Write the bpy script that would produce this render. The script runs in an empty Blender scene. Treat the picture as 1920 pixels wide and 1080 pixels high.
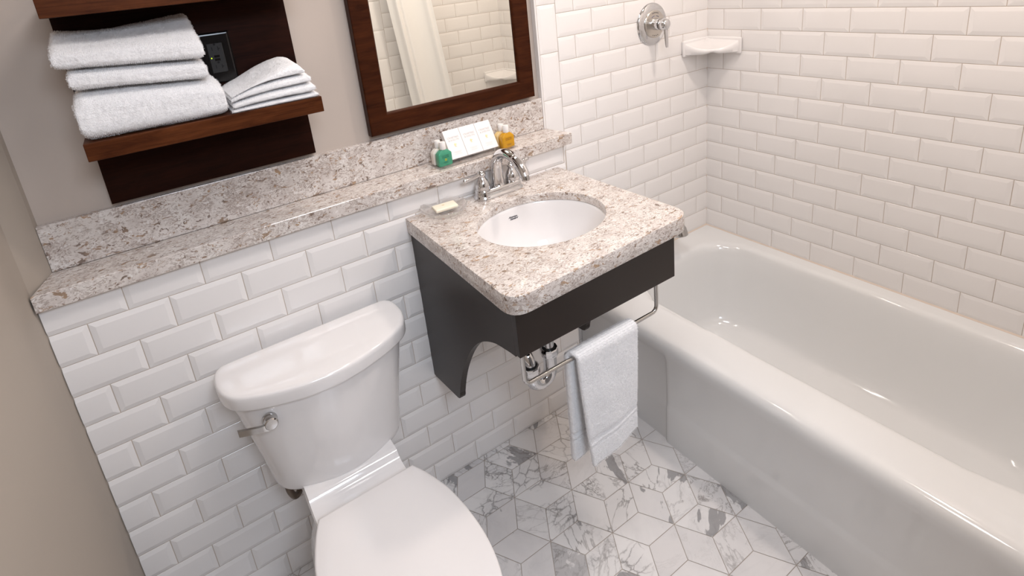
import bpy, bmesh, math, random
from mathutils import Vector, Matrix, noise

# ------------------------------------------------------------------ camera, world, lights, exposure
S = bpy.context.scene
COL = S.collection
cam_d = bpy.data.cameras.new('camera'); cam = bpy.data.objects.new('camera', cam_d); COL.objects.link(cam)
Rr = Vector((0.82895, -0.54935, -0.10515)); Rd = Vector((-0.25123, -0.19774, -0.94751)); Rf = Vector((0.49973, 0.81186, -0.30193))
m = Matrix((Rr, -Rd, -Rf)).transposed().to_4x4(); m.translation = Vector((-1.92688, -1.46989, 1.55103))
cam.matrix_world = m
cam_d.sensor_fit = 'HORIZONTAL'; cam_d.sensor_width = 36.0
cam_d.lens = 36.0 * 1057.49 / 1920.0
cam_d.shift_x = 0.5 - 939.395 / 1920.0
cam_d.shift_y = (283.653 - 540.0) / 1920.0
cam_d.clip_start = 0.01
S.camera = cam

w = bpy.data.worlds.new('world'); S.world = w; w.use_nodes = True
w.node_tree.nodes['Background'].inputs[0].default_value = (0.80, 0.88, 1.0, 1)
w.node_tree.nodes['Background'].inputs[1].default_value = 0.25

def area(name, loc, target, sx, sy, power, col, shape='RECTANGLE'):
    l = bpy.data.lights.new(name, 'AREA'); l.shape = shape; l.size = sx; l.size_y = sy
    l.energy = power; l.color = col
    o = bpy.data.objects.new(name, l); COL.objects.link(o); o.location = loc
    o.rotation_euler = (Vector(target) - Vector(loc)).to_track_quat('-Z', 'Y').to_euler()
    return o
area('ceiling_lamp', (-1.35, -0.95, 2.36), (-1.35, -0.95, 0), 0.45, 0.45, 7.8, (1.0, 0.965, 0.965), 'DISK')
area('shower_lamp', (-0.40, -0.80, 2.36), (-0.40, -0.80, 0), 0.16, 0.16, 8.2, (1.0, 0.88, 0.795), 'DISK')
for vx in (-1.36, -1.15, -0.94):
    area('vanity_lamp', (vx, -0.12, 2.06), (vx, -0.75, 0.9), 0.075, 0.075, 0.85, (1.0, 0.92, 0.85), 'DISK')
area('hall_fill', (-1.75, -2.15, 2.30), (-1.7, -0.6, 0.9), 0.70, 0.70, 26.0, (0.77, 0.865, 1.0))  # added fill from the hall side, cool light on front-facing surfaces

S.view_settings.view_transform = 'Standard'
S.view_settings.look = 'None'
S.view_settings.exposure = 0.24
S.view_settings.gamma = 1.0
S.view_settings.use_curve_mapping = False
S.cycles.max_bounces = 10; S.cycles.diffuse_bounces = 5; S.cycles.glossy_bounces = 5
S.cycles.transmission_bounces = 10; S.cycles.sample_clamp_indirect = 6.0

# ------------------------------------------------------------------ material helpers
class NT:
    def __init__(self, name):
        self.m = bpy.data.materials.new(name); self.m.use_nodes = True
        self.t = self.m.node_tree; self.b = self.t.nodes['Principled BSDF']
    def n(self, kind, **kw):
        x = self.t.nodes.new(kind)
        for k, v in kw.items():
            if k.startswith('i_'):
                key = k[2:]; key = int(key) if key.isdigit() else key.replace('_', ' ')
                x.inputs[key].default_value = v
            else: setattr(x, k, v)
        return x
    def l(self, a, b): self.t.links.new(a, b)
    def set(self, **kw):
        for k, v in kw.items(): self.b.inputs[k.replace('_', ' ')].default_value = v
        return self
    def ramp(self, fac, stops, interp='LINEAR'):
        r = self.n('ShaderNodeValToRGB'); r.color_ramp.interpolation = interp
        e = r.color_ramp.elements
        while len(e) < len(stops): e.new(0.5)
        for q, (p, c) in zip(e, stops):
            q.position = p; q.color = (c, c, c, 1) if not isinstance(c, tuple) else (*c, 1)
        self.l(fac, r.inputs[0]); return r.outputs[0]
    def mix(self, fac, a, b, mode='MIX'):
        x = self.n('ShaderNodeMix', data_type='RGBA', blend_type=mode)
        for sock, v in ((x.inputs[0], fac), (x.inputs[6], a), (x.inputs[7], b)):
            if hasattr(v, 'default_value'): self.l(v, sock)
            elif isinstance(v, tuple): sock.default_value = (*v, 1)
            else: sock.default_value = v
        return x.outputs[2]
    def coord(self, scale=(1, 1, 1), rot=(0, 0, 0), out='Object'):
        c = self.n('ShaderNodeTexCoord'); mp = self.n('ShaderNodeMapping')
        mp.inputs['Scale'].default_value = scale; mp.inputs['Rotation'].default_value = rot
        self.l(c.outputs[out], mp.inputs[0]); return mp.outputs[0]
    def noise(self, vec, scale, detail=3, rough=0.5, dist=0.0):
        x = self.n('ShaderNodeTexNoise'); x.inputs['Scale'].default_value = scale
        x.inputs['Detail'].default_value = detail; x.inputs['Roughness'].default_value = rough
        x.inputs['Distortion'].default_value = dist; self.l(vec, x.inputs['Vector']); return x
    def bump(self, h, strength, dist):
        x = self.n('ShaderNodeBump'); x.inputs['Strength'].default_value = strength; x.inputs['Distance'].default_value = dist
        self.l(h, x.inputs['Height']); self.l(x.outputs[0], self.b.inputs['Normal'])

def plain(name, col, rough=0.5, metal=0.0, spec=0.5, var=0.0, **kw):
    t = NT(name); t.set(Base_Color=(*col, 1), Roughness=rough, Metallic=metal)
    t.b.inputs['Specular IOR Level'].default_value = spec
    for k, v in kw.items(): t.b.inputs[k.replace('_', ' ')].default_value = v
    if var:
        n = t.noise(t.coord(), 6, 4)
        t.l(t.mix(n.outputs[0], tuple(c * (1 - var) for c in col), tuple(min(1, c * (1 + var)) for c in col)), t.b.inputs['Base Color'])
    return t.m

M = {}
def tile_mat(name, col):
    t = NT(name); t.set(Roughness=0.13)
    n = t.noise(t.coord(), 2.2, 2)
    t.l(t.mix(n.outputs[0], tuple(c * 0.97 for c in col), col), t.b.inputs['Base Color'])
    t.bump(t.noise(t.coord(), 22, 2).outputs[0], 0.12, 0.004)
    return t.m
M['tile'] = tile_mat('white_glazed_tile', (0.86, 0.832, 0.815))
M['grout'] = plain('tile_grout', (0.56, 0.475, 0.40), 0.9, var=0.12)
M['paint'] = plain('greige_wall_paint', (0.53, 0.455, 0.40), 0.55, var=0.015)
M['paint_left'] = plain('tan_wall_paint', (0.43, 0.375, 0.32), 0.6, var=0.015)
M['hall'] = plain('dark_hall_finish', (0.10, 0.080, 0.066), 0.5, var=0.03)  # unseen hall walls; dark colour put in to darken reflections in the chrome
M['ceil'] = plain('ceiling_paint', (0.82, 0.80, 0.77), 0.8, var=0.01)
M['porcelain'] = plain('white_vitreous_china', (0.83, 0.805, 0.795), 0.08, spec=0.5, var=0.01, Coat_Weight=0.3, Coat_Roughness=0.03)
M['seat'] = plain('white_seat_plastic', (0.85, 0.82, 0.81), 0.16, var=0.005)
M['tub'] = plain('white_tub_enamel', (0.75, 0.75, 0.745), 0.10, var=0.01, Coat_Weight=0.3, Coat_Roughness=0.04)
M['chrome'] = plain('polished_chrome', (0.68, 0.68, 0.69), 0.05, 1.0)
M['brushed'] = plain('satin_nickel', (0.52, 0.51, 0.50), 0.16, 1.0)
M['dark_metal'] = plain('braided_steel_hose', (0.20, 0.16, 0.13), 0.35, 1.0)
M['espresso'] = plain('espresso_laminate', (0.0225, 0.0155, 0.0130), 0.36, spec=0.35, var=0.12)
M['acrylic'] = plain('clear_acrylic', (1, 1, 1), 0.02, IOR=1.45, Transmission_Weight=1.0, Alpha=0.45)
M['glass'] = plain('cut_glass', (0.98, 0.97, 0.96), 0.03, IOR=1.45, Transmission_Weight=1.0, Alpha=0.60)
M['mirror'] = plain('mirror_silver', (0.92, 0.905, 0.83), 0.0, 1.0)
M['mark_ink'] = plain('black_mark_ink', (0.03, 0.025, 0.035), 0.4)
M['carton'] = plain('white_carton', (0.84, 0.80, 0.785), 0.28, var=0.005)
M['carton_ink'] = plain('grey_print', (0.56, 0.535, 0.525), 0.5)
M['carton_faint'] = plain('pale_print', (0.66, 0.63, 0.62), 0.5)
M['gold'] = plain('gold_print', (0.86, 0.72, 0.40), 0.3, 0.3)
M['cap'] = plain('white_cap', (0.86, 0.83, 0.80), 0.3)
M['green'] = plain('green_shampoo', (0.075, 0.40, 0.235), 0.12, var=0.1, Transmission_Weight=0.25)
M['cream'] = plain('cream_lotion_bottle', (0.80, 0.745, 0.67), 0.25)
M['amber'] = plain('amber_body_wash', (0.74, 0.37, 0.010), 0.12, var=0.1, Transmission_Weight=0.25)
M['pale_amber'] = plain('pale_yellow_conditioner', (0.82, 0.60, 0.27), 0.2)
M['bottle_green_ink'] = plain('dark_green_print', (0.012, 0.12, 0.07), 0.4)
M['bottle_brown_ink'] = plain('brown_print', (0.25, 0.09, 0.01), 0.4)
M['olive'] = plain('olive_print', (0.28, 0.36, 0.05), 0.4)
M['soap'] = plain('ivory_soap', (0.86, 0.78, 0.64), 0.35, Subsurface_Weight=0.1)
M['outlet'] = plain('black_outlet_plastic', (0.007, 0.006, 0.006), 0.16)
M['outlet_face'] = plain('black_receptacle_plastic', (0.012, 0.011, 0.011), 0.4)
M['slot'] = plain('outlet_slot', (0.001, 0.001, 0.001), 0.8)
M['blue'] = plain('blue_mark', (0.12, 0.16, 0.40), 0.4)
M['red'] = plain('red_mark', (0.45, 0.08, 0.06), 0.4)
M['blackish'] = plain('black_rubber', (0.008, 0.008, 0.008), 0.5)
t = NT('green_indicator_light'); t.set(Base_Color=(0.3, 0.6, 0.0, 1)); t.b.inputs['Emission Color'].default_value = (0.55, 0.85, 0.02, 1); t.b.inputs['Emission Strength'].default_value = 1.6
M['led'] = t.m

def terry(name, col):
    t = NT(name); t.set(Roughness=0.95)
    t.b.inputs['Specular IOR Level'].default_value = 0.1
    t.b.inputs['Sheen Weight'].default_value = 0.35; t.b.inputs['Sheen Roughness'].default_value = 0.5
    v = t.coord()
    n = t.noise(v, 420, 3, 0.7); n2 = t.noise(v, 120, 2)
    a = t.n('ShaderNodeMath', operation='ADD'); t.l(n.outputs[0], a.inputs[0]); t.l(n2.outputs[0], a.inputs[1])
    t.l(t.mix(n2.outputs[0], tuple(c * 0.96 for c in col), col), t.b.inputs['Base Color'])
    t.bump(a.outputs[0], 0.6, 0.004)
    return t.m
M['terry'] = terry('white_terry', (0.96, 0.955, 0.965))

def fabric():
    t = NT('white_waffle_curtain'); t.set(Roughness=0.85)
    w_ = t.n('ShaderNodeTexWave', wave_type='BANDS', bands_direction='Z'); w_.inputs['Scale'].default_value = 75
    t.l(t.coord(), w_.inputs[0])
    t.l(t.mix(w_.outputs[1], (0.855, 0.845, 0.835), (0.88, 0.87, 0.86)), t.b.inputs['Base Color'])
    t.bump(w_.outputs[1], 0.10, 0.002)
    return t.m
M['curtain'] = fabric()

def quartz(name):
    t = NT(name); t.set(Roughness=0.13)
    base = t.coord()
    st = t.coord((0.75, 1.35, 1.2), (0.2, 0.15, 0.35))
    wob = t.noise(st, 34, 3, 0.6)
    vm = t.n('ShaderNodeVectorMath', operation='MULTIPLY_ADD'); vm.inputs[1].default_value = (0.036, 0.036, 0.036)
    t.l(wob.outputs['Color'], vm.inputs[0]); t.l(st, vm.inputs[2]); P = vm.outputs[0]
    c0 = t.noise(base, 22, 4, 0.6)
    col = t.ramp(c0.outputs[0], [(0.32, (0.58, 0.52, 0.485)), (0.50, (0.69, 0.635, 0.597)), (0.68, (0.75, 0.71, 0.675))])
    # dense fine speckle, in drifts
    c1 = t.noise(P, 210, 4, 0.65); c1b = t.noise(base, 30, 3)
    d = t.n('ShaderNodeMath', operation='MULTIPLY_ADD'); d.inputs[1].default_value = 0.35; t.l(c1b.outputs[0], d.inputs[0]); t.l(c1.outputs[0], d.inputs[2])
    col = t.mix(t.ramp(d.outputs[0], [(0.655, 0.0), (0.76, 0.75)]), col, (0.36, 0.295, 0.26))
    # irregular brown chips: thresholded noise gives torn, angular outlines
    def chips(scale, lo, hi, a, b, col, amt=1.0, det=2):
        n = t.noise(P, scale, det, 0.55, 0.35)
        tone = t.noise(base, scale * .6, 1)
        return t.mix(t.ramp(n.outputs[0], [(lo, 0.0), (hi, amt)]), col, t.mix(t.ramp(tone.outputs[0], [(0.38, 0.0), (0.62, 1.0)]), a, b))
    col = chips(120, 0.615, 0.640, (0.21, 0.155, 0.13), (0.42, 0.31, 0.23), col, 0.92)
    col = chips(62, 0.642, 0.662, (0.20, 0.145, 0.115), (0.43, 0.29, 0.19), col, 0.95)
    col = chips(34, 0.668, 0.680, (0.19, 0.14, 0.115), (0.40, 0.27, 0.17), col, 0.95, 3)
    w2 = t.noise(base, 90, 3)
    col = t.mix(t.ramp(w2.outputs[0], [(0.62, 0.0), (0.70, 0.7)]), col, (0.84, 0.81, 0.785))
    t.l(col, t.b.inputs['Base Color'])
    return t.m
M['quartz'] = quartz('speckled_quartz')

def wood(name, a, b, rough):
    t = NT(name); t.set(Roughness=rough)
    t.b.inputs['Specular IOR Level'].default_value = 0.08
    v = t.coord((1.0, 6, 6))
    n1 = t.noise(v, 9, 5, 0.65, 0.6); n2 = t.noise(t.coord((0.5, 30, 30)), 12, 3)
    c = t.ramp(n1.outputs[0], [(0.3, a), (0.72, b)])
    c = t.mix(t.ramp(n2.outputs[0], [(0.45, 0.0), (0.75, 0.45)]), c, tuple(x * 0.5 for x in a))
    t.l(c, t.b.inputs['Base Color'])
    return t.m
M['cherry'] = wood('dark_cherry_veneer', (0.046, 0.0125, 0.0045), (0.125, 0.0390, 0.0130), 0.36)  # board wood; lighter tone partly carries the light on the shelf fronts
M['cherry_shaded'] = wood('shaded_cherry_panel', (0.0095, 0.0024, 0.0012), (0.024, 0.0060, 0.0026), 0.45)  # dark panel wood, with shade around the shelves partly put into the colour
M['frame_wood'] = wood('mirror_frame_cherry', (0.026, 0.0064, 0.0022), (0.066, 0.0175, 0.0055), 0.36)

def marble():
    t = NT('calacatta_marble'); t.set(Roughness=0.22)
    at = t.n('ShaderNodeAttribute', attribute_name='tile_id')
    base = t.coord()
    off = t.n('ShaderNodeVectorMath', operation='MULTIPLY_ADD'); off.inputs[1].default_value = (17, 23, 31)
    t.l(at.outputs['Color'], off.inputs[0]); t.l(base, off.inputs[2])
    # every tile cut from a different place and direction of the slab
    sp = t.n('ShaderNodeSeparateColor'); t.l(at.outputs['Color'], sp.inputs[0])
    an = t.n('ShaderNodeMath', operation='MULTIPLY'); an.inputs[1].default_value = 40.0; t.l(sp.outputs[2], an.inputs[0])
    ro = t.n('ShaderNodeVectorRotate', rotation_type='Z_AXIS'); t.l(off.outputs[0], ro.inputs['Vector']); t.l(an.outputs[0], ro.inputs['Angle'])
    mp = t.n('ShaderNodeMapping'); mp.inputs['Scale'].default_value = (1, 1.7, 1); t.l(ro.outputs[0], mp.inputs[0])
    P = mp.outputs[0]
    def math(op, a, b):
        x = t.n('ShaderNodeMath', operation=op)
        for k_, q in ((0, a), (1, b)):
            if isinstance(q, (int, float)): x.inputs[k_].default_value = q
            else: t.l(q, x.inputs[k_])
        return x.outputs[0]
    def vein(nz, wdt, at_=0.5):
        return t.ramp(math('ABSOLUTE', math('SUBTRACT', nz, at_), 0), [(0.0, 1.0), (wdt * .35, 0.75), (wdt, 0.0)])
    big = t.noise(P, 4.5, 6, 0.58, 0.9).outputs[0]
    fine = t.noise(P, 11, 7, 0.68, 1.4).outputs[0]
    width = t.noise(P, 9, 2).outputs[0]
    g1 = t.ramp(sp.outputs[1], [(0.30, 0.06), (0.75, 1.0)])      # veined tiles
    g2 = t.ramp(sp.outputs[0], [(0.66, 0.0), (0.78, 1.0)])       # tiles with a torn network
    g3 = t.ramp(sp.outputs[2], [(0.42, 0.0), (0.48, 1.0)])       # tiles with a solid grey band
    v1 = math('MULTIPLY', math('MULTIPLY', vein(big, 0.020), g1), t.ramp(width, [(0.35, 0.2), (0.6, 1.0)]))
    warp = t.n('ShaderNodeVectorMath', operation='MULTIPLY_ADD'); warp.inputs[1].default_value = (0.05, 0.05, 0.05)
    t.l(t.noise(P, 16, 4, 0.6).outputs['Color'], warp.inputs[0]); t.l(P, warp.inputs[2])
    vo = t.n('ShaderNodeTexVoronoi', feature='DISTANCE_TO_EDGE'); vo.inputs['Scale'].default_value = 19; t.l(warp.outputs[0], vo.inputs['Vector'])
    patchy = t.ramp(t.noise(P, 6, 3).outputs[0], [(0.44, 0.0), (0.56, 1.0)])
    net = math('MULTIPLY', math('MULTIPLY', t.ramp(vo.outputs['Distance'], [(0.0, 1.0), (0.03, 0.4), (0.08, 0.0)]), g2), patchy)
    v2 = math('MULTIPLY', math('MULTIPLY', vein(fine, 0.018, .53), g1), patchy)
    band = math('MULTIPLY', t.ramp(t.noise(P, 4.2, 5, 0.55, 0.5).outputs[0], [(0.595, 0.0), (0.605, 1.0)]), g3)
    col = t.mix(sp.outputs[0], (0.76, 0.735, 0.725), (0.85, 0.83, 0.815))
    cloud = t.ramp(t.noise(P, 6, 4).outputs[0], [(0.44, 0.0), (0.80, 0.42)])
    col = t.mix(cloud, col, (0.52, 0.51, 0.52))
    col = t.mix(math('MULTIPLY', band, 0.85), col, t.mix(fine, (0.22, 0.215, 0.22), (0.40, 0.39, 0.39)))
    col = t.mix(math('MULTIPLY', v1, 0.8), col, (0.24, 0.22, 0.21))
    col = t.mix(math('MULTIPLY', v2, 0.7), col, (0.20, 0.175, 0.16))
    col = t.mix(math('MULTIPLY', net, 0.8), col, (0.20, 0.185, 0.18))
    t.l(col, t.b.inputs['Base Color'])
    return t.m
M['marble'] = marble()
M['floor_grout'] = plain('floor_grout', (0.46, 0.395, 0.34), 0.9, var=0.1)

# ------------------------------------------------------------------ mesh helpers (world coordinates)
def link_mesh(name, me, mats, parent=None, smooth=None):
    o = bpy.data.objects.new(name, me); COL.objects.link(o)
    for q in (mats if isinstance(mats, (list, tuple)) else [mats]): me.materials.append(q)
    if smooth is not None:
        me.polygons.foreach_set('use_smooth', [True] * len(me.polygons))
        if smooth < 180: me.set_sharp_from_angle(angle=math.radians(smooth))
    if parent is not None:
        o.parent = parent
        off = parent.location.copy(); p = parent.parent
        while p is not None: off = off + p.location; p = p.parent
        me.transform(Matrix.Translation(-off))
    return o
def mesh(name, verts, faces, mats, parent=None, smooth=None, fix=True):
    me = bpy.data.meshes.new(name); me.from_pydata([tuple(v) for v in verts], [], faces); me.update()
    if fix:
        b = bmesh.new(); b.from_mesh(me); bmesh.ops.recalc_face_normals(b, faces=b.faces); b.to_mesh(me); b.free()
    return link_mesh(name, me, mats, parent, smooth)
class G:
    """collects shapes into one mesh"""
    def __init__(self): self.v = []; self.f = []
    def add(self, vf, mat=None):
        v, f = vf; o = len(self.v)
        self.v += [(mat @ Vector(p)) if mat is not None else Vector(p) for p in v]
        self.f += [tuple(i + o for i in q) for q in f]; return self
    def make(self, name, mats, parent=None, smooth=None): return mesh(name, self.v, self.f, mats, parent, smooth)
def box(x0, x1, y0, y1, z0, z1, bev=0.0, seg=2):
    b = bmesh.new(); bmesh.ops.create_cube(b, size=1)
    for v in b.verts:
        v.co = Vector((x0 + (v.co.x + .5) * (x1 - x0), y0 + (v.co.y + .5) * (y1 - y0), z0 + (v.co.z + .5) * (z1 - z0)))
    if bev: bmesh.ops.bevel(b, geom=list(b.edges), offset=bev, segments=seg, affect='EDGES', profile=0.5)
    b.verts.index_update(); r = ([v.co.copy() for v in b.verts], [tuple(v.index for v in f.verts) for f in b.faces]); b.free(); return r
def loft(rings, cap0=True, cap1=True, closed=True):
    n = len(rings[0]); v = []; f = []
    for r in rings: v += [Vector(p) for p in r]
    for i in range(len(rings) - 1):
        for j in range(n if closed else n - 1):
            k = (j + 1) % n
            f.append((i * n + j, i * n + k, (i + 1) * n + k, (i + 1) * n + j))
    if cap0: f.append(tuple(reversed(range(n))))
    if cap1: f.append(tuple(range((len(rings) - 1) * n, len(rings) * n)))
    return v, f
def lathe(profile, c=(0, 0, 0), n=32, axis='Z', cap0=True, cap1=True):
    rings = []
    for r, h in profile:
        ring = []
        for k in range(n):
            a = 2 * math.pi * k / n; x, y = r * math.cos(a), r * math.sin(a)
            p = {'Z': (x, y, h), 'Y': (x, -h, y), 'X': (h, x, y)}[axis]
            ring.append((p[0] + c[0], p[1] + c[1], p[2] + c[2]))
        rings.append(ring)
    return loft(rings, cap0, cap1)
def tube(pts, rad, n=14, cap=True):
    pts = [Vector(p) for p in pts]; rs = rad if isinstance(rad, (list, tuple)) else [rad] * len(pts)
    rings = []; up = None
    for i, p in enumerate(pts):
        d = (pts[min(i + 1, len(pts) - 1)] - pts[max(i - 1, 0)]).normalized()
        if up is None:
            up = Vector((0, 0, 1)) if abs(d.z) < .9 else Vector((1, 0, 0))
        up = (up - d * up.dot(d)).normalized(); s = d.cross(up)
        rings.append([p + (up * math.cos(2 * math.pi * k / n) + s * math.sin(2 * math.pi * k / n)) * rs[i] for k in range(n)])
    return loft(rings, cap, cap)
def smooth_path(ctrl, per=8):
    """Catmull-Rom through the control points"""
    P = [Vector(p) for p in ctrl]; out = []
    for i in range(len(P) - 1):
        p0, p1, p2, p3 = P[max(i - 1, 0)], P[i], P[i + 1], P[min(i + 2, len(P) - 1)]
        for k in range(per):
            t_ = k / per
            out.append(.5 * ((2 * p1) + (p2 - p0) * t_ + (2 * p0 - 5 * p1 + 4 * p2 - p3) * t_ ** 2 + (3 * p1 - p0 - 3 * p2 + p3) * t_ ** 3))
    out.append(P[-1]); return out
def rrect(x0, x1, y0, y1, r, z, side=4, corner=6):
    """rounded rectangle outline, always the same number of points"""
    out = []
    cs = [((x1 - r, y0 + r), -90, (x0 + r, y0), (x1 - r, y0)), ((x1 - r, y1 - r), 0, (x1, y0 + r), (x1, y1 - r)),
          ((x0 + r, y1 - r), 90, (x1 - r, y1), (x0 + r, y1)), ((x0 + r, y0 + r), 180, (x0, y1 - r), (x0, y0 + r))]
    for (c, a0, s, e) in cs:
        for k in range(1, side):
            t_ = k / side; out.append((s[0] + (e[0] - s[0]) * t_, s[1] + (e[1] - s[1]) * t_, z))
        for k in range(corner + 1):
            a = math.radians(a0 + 90 * k / corner); out.append((c[0] + r * math.cos(a), c[1] + r * math.sin(a), z))
    return out

lp = lambda a, b, t_: a + (b - a) * t_

# ------------------------------------------------------------------ object helpers
def tag(o, label, cat, group=None, kind=None):
    o['label'] = label; o['category'] = cat
    if group: o['group'] = group
    if kind: o['kind'] = kind
    return o
def thing(name, label, cat, loc, group=None):
    o = bpy.data.objects.new(name, None); COL.objects.link(o); o.location = loc; o.empty_display_size = 0.05
    return tag(o, label, cat, group)
def struct(o): o['kind'] = 'structure'; return o

# ------------------------------------------------------------------ room shell
TZ, TX = 0.0778, 0.1543        # tile pitch
RIM = 0.3924
rnd = random.Random(7)
def tile_wall(name, frame, fields, extra=(), rise=.0016):
    """bevelled subway tiles: frame(u, v, d) -> world; fields: (u0, u1, v0, v1, vref, joint, parity)"""
    V = []; F = []; MI = []
    def quad(a, mi): F.append(a); MI.append(mi)
    def slab(u0, u1, v0, v1):
        i = len(V)
        V.extend(frame(*p) for p in ((u0, v0, -.0009), (u1, v0, -.0009), (u1, v1, -.0009), (u0, v1, -.0009)))
        quad((i, i + 1, i + 2, i + 3), 1)
    def one(u0, u1, v0, v1, full):
        g = 0.0008
        a = [u0 + g, u1 - g, v0 + g, v1 - g]
        if a[1] - a[0] < .006 or a[3] - a[2] < .006: return
        B = 0.0115; lip = 0.0016
        rings = [([0, 0, 0, 0], -.0012), ([0, 0, 0, 0], -.0002), ([lip * .4] * 4, .0003),
                 ([B * .95 * q for q in full], .0003 + rise), ([B * 1.12 * q for q in full], .0005 + rise)]
        ti = [rnd.uniform(-.00022, .00022) for _ in range(2)]
        i = len(V)
        for off, d in rings:
            u_0, u_1, v_0, v_1 = a[0] + off[0], a[1] - off[1], a[2] + off[2], a[3] - off[3]
            if u_0 > u_1: u_0 = u_1 = (u_0 + u_1) / 2
            if v_0 > v_1: v_0 = v_1 = (v_0 + v_1) / 2
            for (u, v, su, sv) in ((u_0, v_0, -1, -1), (u_1, v_0, 1, -1), (u_1, v_1, 1, 1), (u_0, v_1, -1, 1)):
                V.append(frame(u, v, d + ti[0] * su + ti[1] * sv))
        for r in range(len(rings) - 1):
            for k in range(4):
                j = (k + 1) % 4; quad((i + r * 4 + k, i + r * 4 + j, i + r * 4 + 4 + j, i + r * 4 + 4 + k), 0)
        e = i + (len(rings) - 1) * 4; quad((e, e + 1, e + 2, e + 3), 0)
    for (u0, u1, v0, v1, vref, joint, parity) in fields:
        slab(u0, u1, v0, v1)
        j0 = math.floor((v0 - vref) / TZ - 1e-6)
        j = j0
        while vref + j * TZ < v1 - 1e-6:
            a0 = vref + j * TZ; a1 = a0 + TZ
            jt = joint + (0 if (j % 2) == parity else TX / 2)
            k = math.floor((u0 - jt) / TX)
            while jt + k * TX < u1 - 1e-6:
                b0 = jt + k * TX; b1 = b0 + TX
                full = [1 if b0 >= u0 - .004 else 0, 1 if b1 <= u1 + .004 else 0, 1 if a0 >= v0 - .004 else 0, 1 if a1 <= v1 + .004 else 0]
                one(max(b0, u0), min(b1, u1), max(a0, v0), min(a1, v1), full)
                k += 1
            j += 1
    for (u0, u1, v0, v1) in extra:
        slab(u0, u1, v0, v1); one(u0, u1, v0, v1, [1, 1, 1, 1])
    me = bpy.data.meshes.new(name); me.from_pydata(V, [], F); me.update()
    o = link_mesh(name, me, [M['tile'], M['grout']])
    me.polygons.foreach_set('material_index', MI)
    # smooth over the soft glazed bevel, keep the grout joints crisp
    me.polygons.foreach_set('use_smooth', [True] * len(F)); me.set_sharp_from_angle(angle=math.radians(7))
    return struct(o)

TOP = 2.40
XE = -0.7595     # inner edge of the upright border column
tile_wall('wall_right', lambda u, v, d: (-d, -u, v), [(0.0, 1.512, RIM, TOP, RIM, 0.0755, 1)])
col_tiles = [(-0.8355, XE, 1.1277 + k * .1543, 1.1277 + (k + 1) * .1543) for k in range(-1, 8)]
tile_wall('wall_back_shower', lambda u, v, d: (u, -d, v), [(XE, 0.0, 0.0, TOP, RIM, -0.0673, 1), (-0.8355, XE, 0, .9734, RIM, -0.0673, 1)], col_tiles)
xc = 0.7525
col_end = [(xc, 0.832, 1.009 + k * .1543, 1.009 + (k + 1) * .1543) for k in range(0, 9)]
tile_wall('wall_front_shower', lambda u, v, d: (-u, -1.512 + d, v), [(0.0, xc, 0.0, TOP, RIM, 0.0673, 1), (xc, 0.832, 0, 1.009, RIM, 0.0673, 1), (0.832, 0.99, 0, 1.009, RIM, 0.0673, 1)], col_end)
tile_wall('wall_back_lower', lambda u, v, d: (u, -0.0861 - d, v), [(-2.217, -0.8355, 0.0, 1.0, 0.9336, -2.1495, 1)], rise=.0030)

# trim: tile edge strips where the tile stands proud of the paint
struct(G().add(box(-0.8425, -0.8362, -0.001, 0.0185, 1.036, TOP, .0015)).make('trim_1', M['tile']))
struct(G().add(box(-0.8365, -0.8300, -0.0855, -0.002, 0.0, 0.999, .0015)).make('trim_2', M['tile']))

M['caulk'] = plain('beige_caulk', (0.68, 0.575, 0.49), 0.6, var=0.08)
def bead(name, prof, a, b, axis):
    rings = []
    for q in (a, b): rings.append([{'Z': (u, v, q), 'Y': (u, q, v), 'X': (q, u, v)}[axis] for u, v in prof])
    return struct(G().add(loft(rings)).make(name, M['caulk']))
bead('trim_3', [(.004, .004), (-.0030, .0005), (-.0010, -.0010), (.0005, -.0030)], RIM, TOP, 'Z')
bead('trim_4', [(.004, -1.516), (.0005, -1.5090), (-.0010, -1.5110), (-.0030, -1.5125)], RIM, TOP, 'Z')
bead('trim_5', [(.004, .3860), (-.0048, .3900), (-.0035, .3928), (.0005, .3965)], -1.510, -.002, 'Y')
bead('trim_6', [(.004, .3860), (-.0058, .3900), (-.0045, .3928), (.0005, .3965)], -.74, -.002, 'X')
def plate(name, vs, mat): return struct(mesh(name, vs, [tuple(range(len(vs)))], mat, fix=False))
def wallbox(name, a, mat): return struct(G().add(box(*a)).make(name, mat))
wallbox('wall_back', (-2.35, -0.836, 0.0185, 0.10, 0.9, TOP), M['paint'])
# left wall: out of square in the recess over the ledge, then straight
pl = [(-2.1835, 0.03), (-2.1885, 0.0), (-2.2185, -0.0885), (-2.2205, -0.13), (-2.222, -1.0), (-2.222, -2.6), (-2.36, -2.6), (-2.36, 0.03)]
lv = [(x, y, 0) for x, y in pl] + [(x, y, TOP) for x, y in pl]; n_ = len(pl)
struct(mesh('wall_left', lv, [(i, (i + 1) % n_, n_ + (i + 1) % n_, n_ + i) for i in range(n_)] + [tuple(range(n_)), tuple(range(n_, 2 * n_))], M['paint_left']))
wallbox('wall_front', (-1.20, -0.833, -1.60, -1.5205, 0, TOP), M['paint'])
wallbox('wall_front_header', (-2.222, -1.20, -1.60, -1.52, 2.10, TOP), M['paint'])
wallbox('wall_hall', (-2.222, -0.6, -2.70, -2.60, 0, TOP), M['hall'])
wallbox('wall_hall_right', (-1.13, -1.05, -2.60, -1.60, 0, TOP), M['hall'])
wallbox('ceiling', (-2.36, 0.10, -2.70, 0.10, TOP, TOP + .08), M['ceil'])

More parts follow.
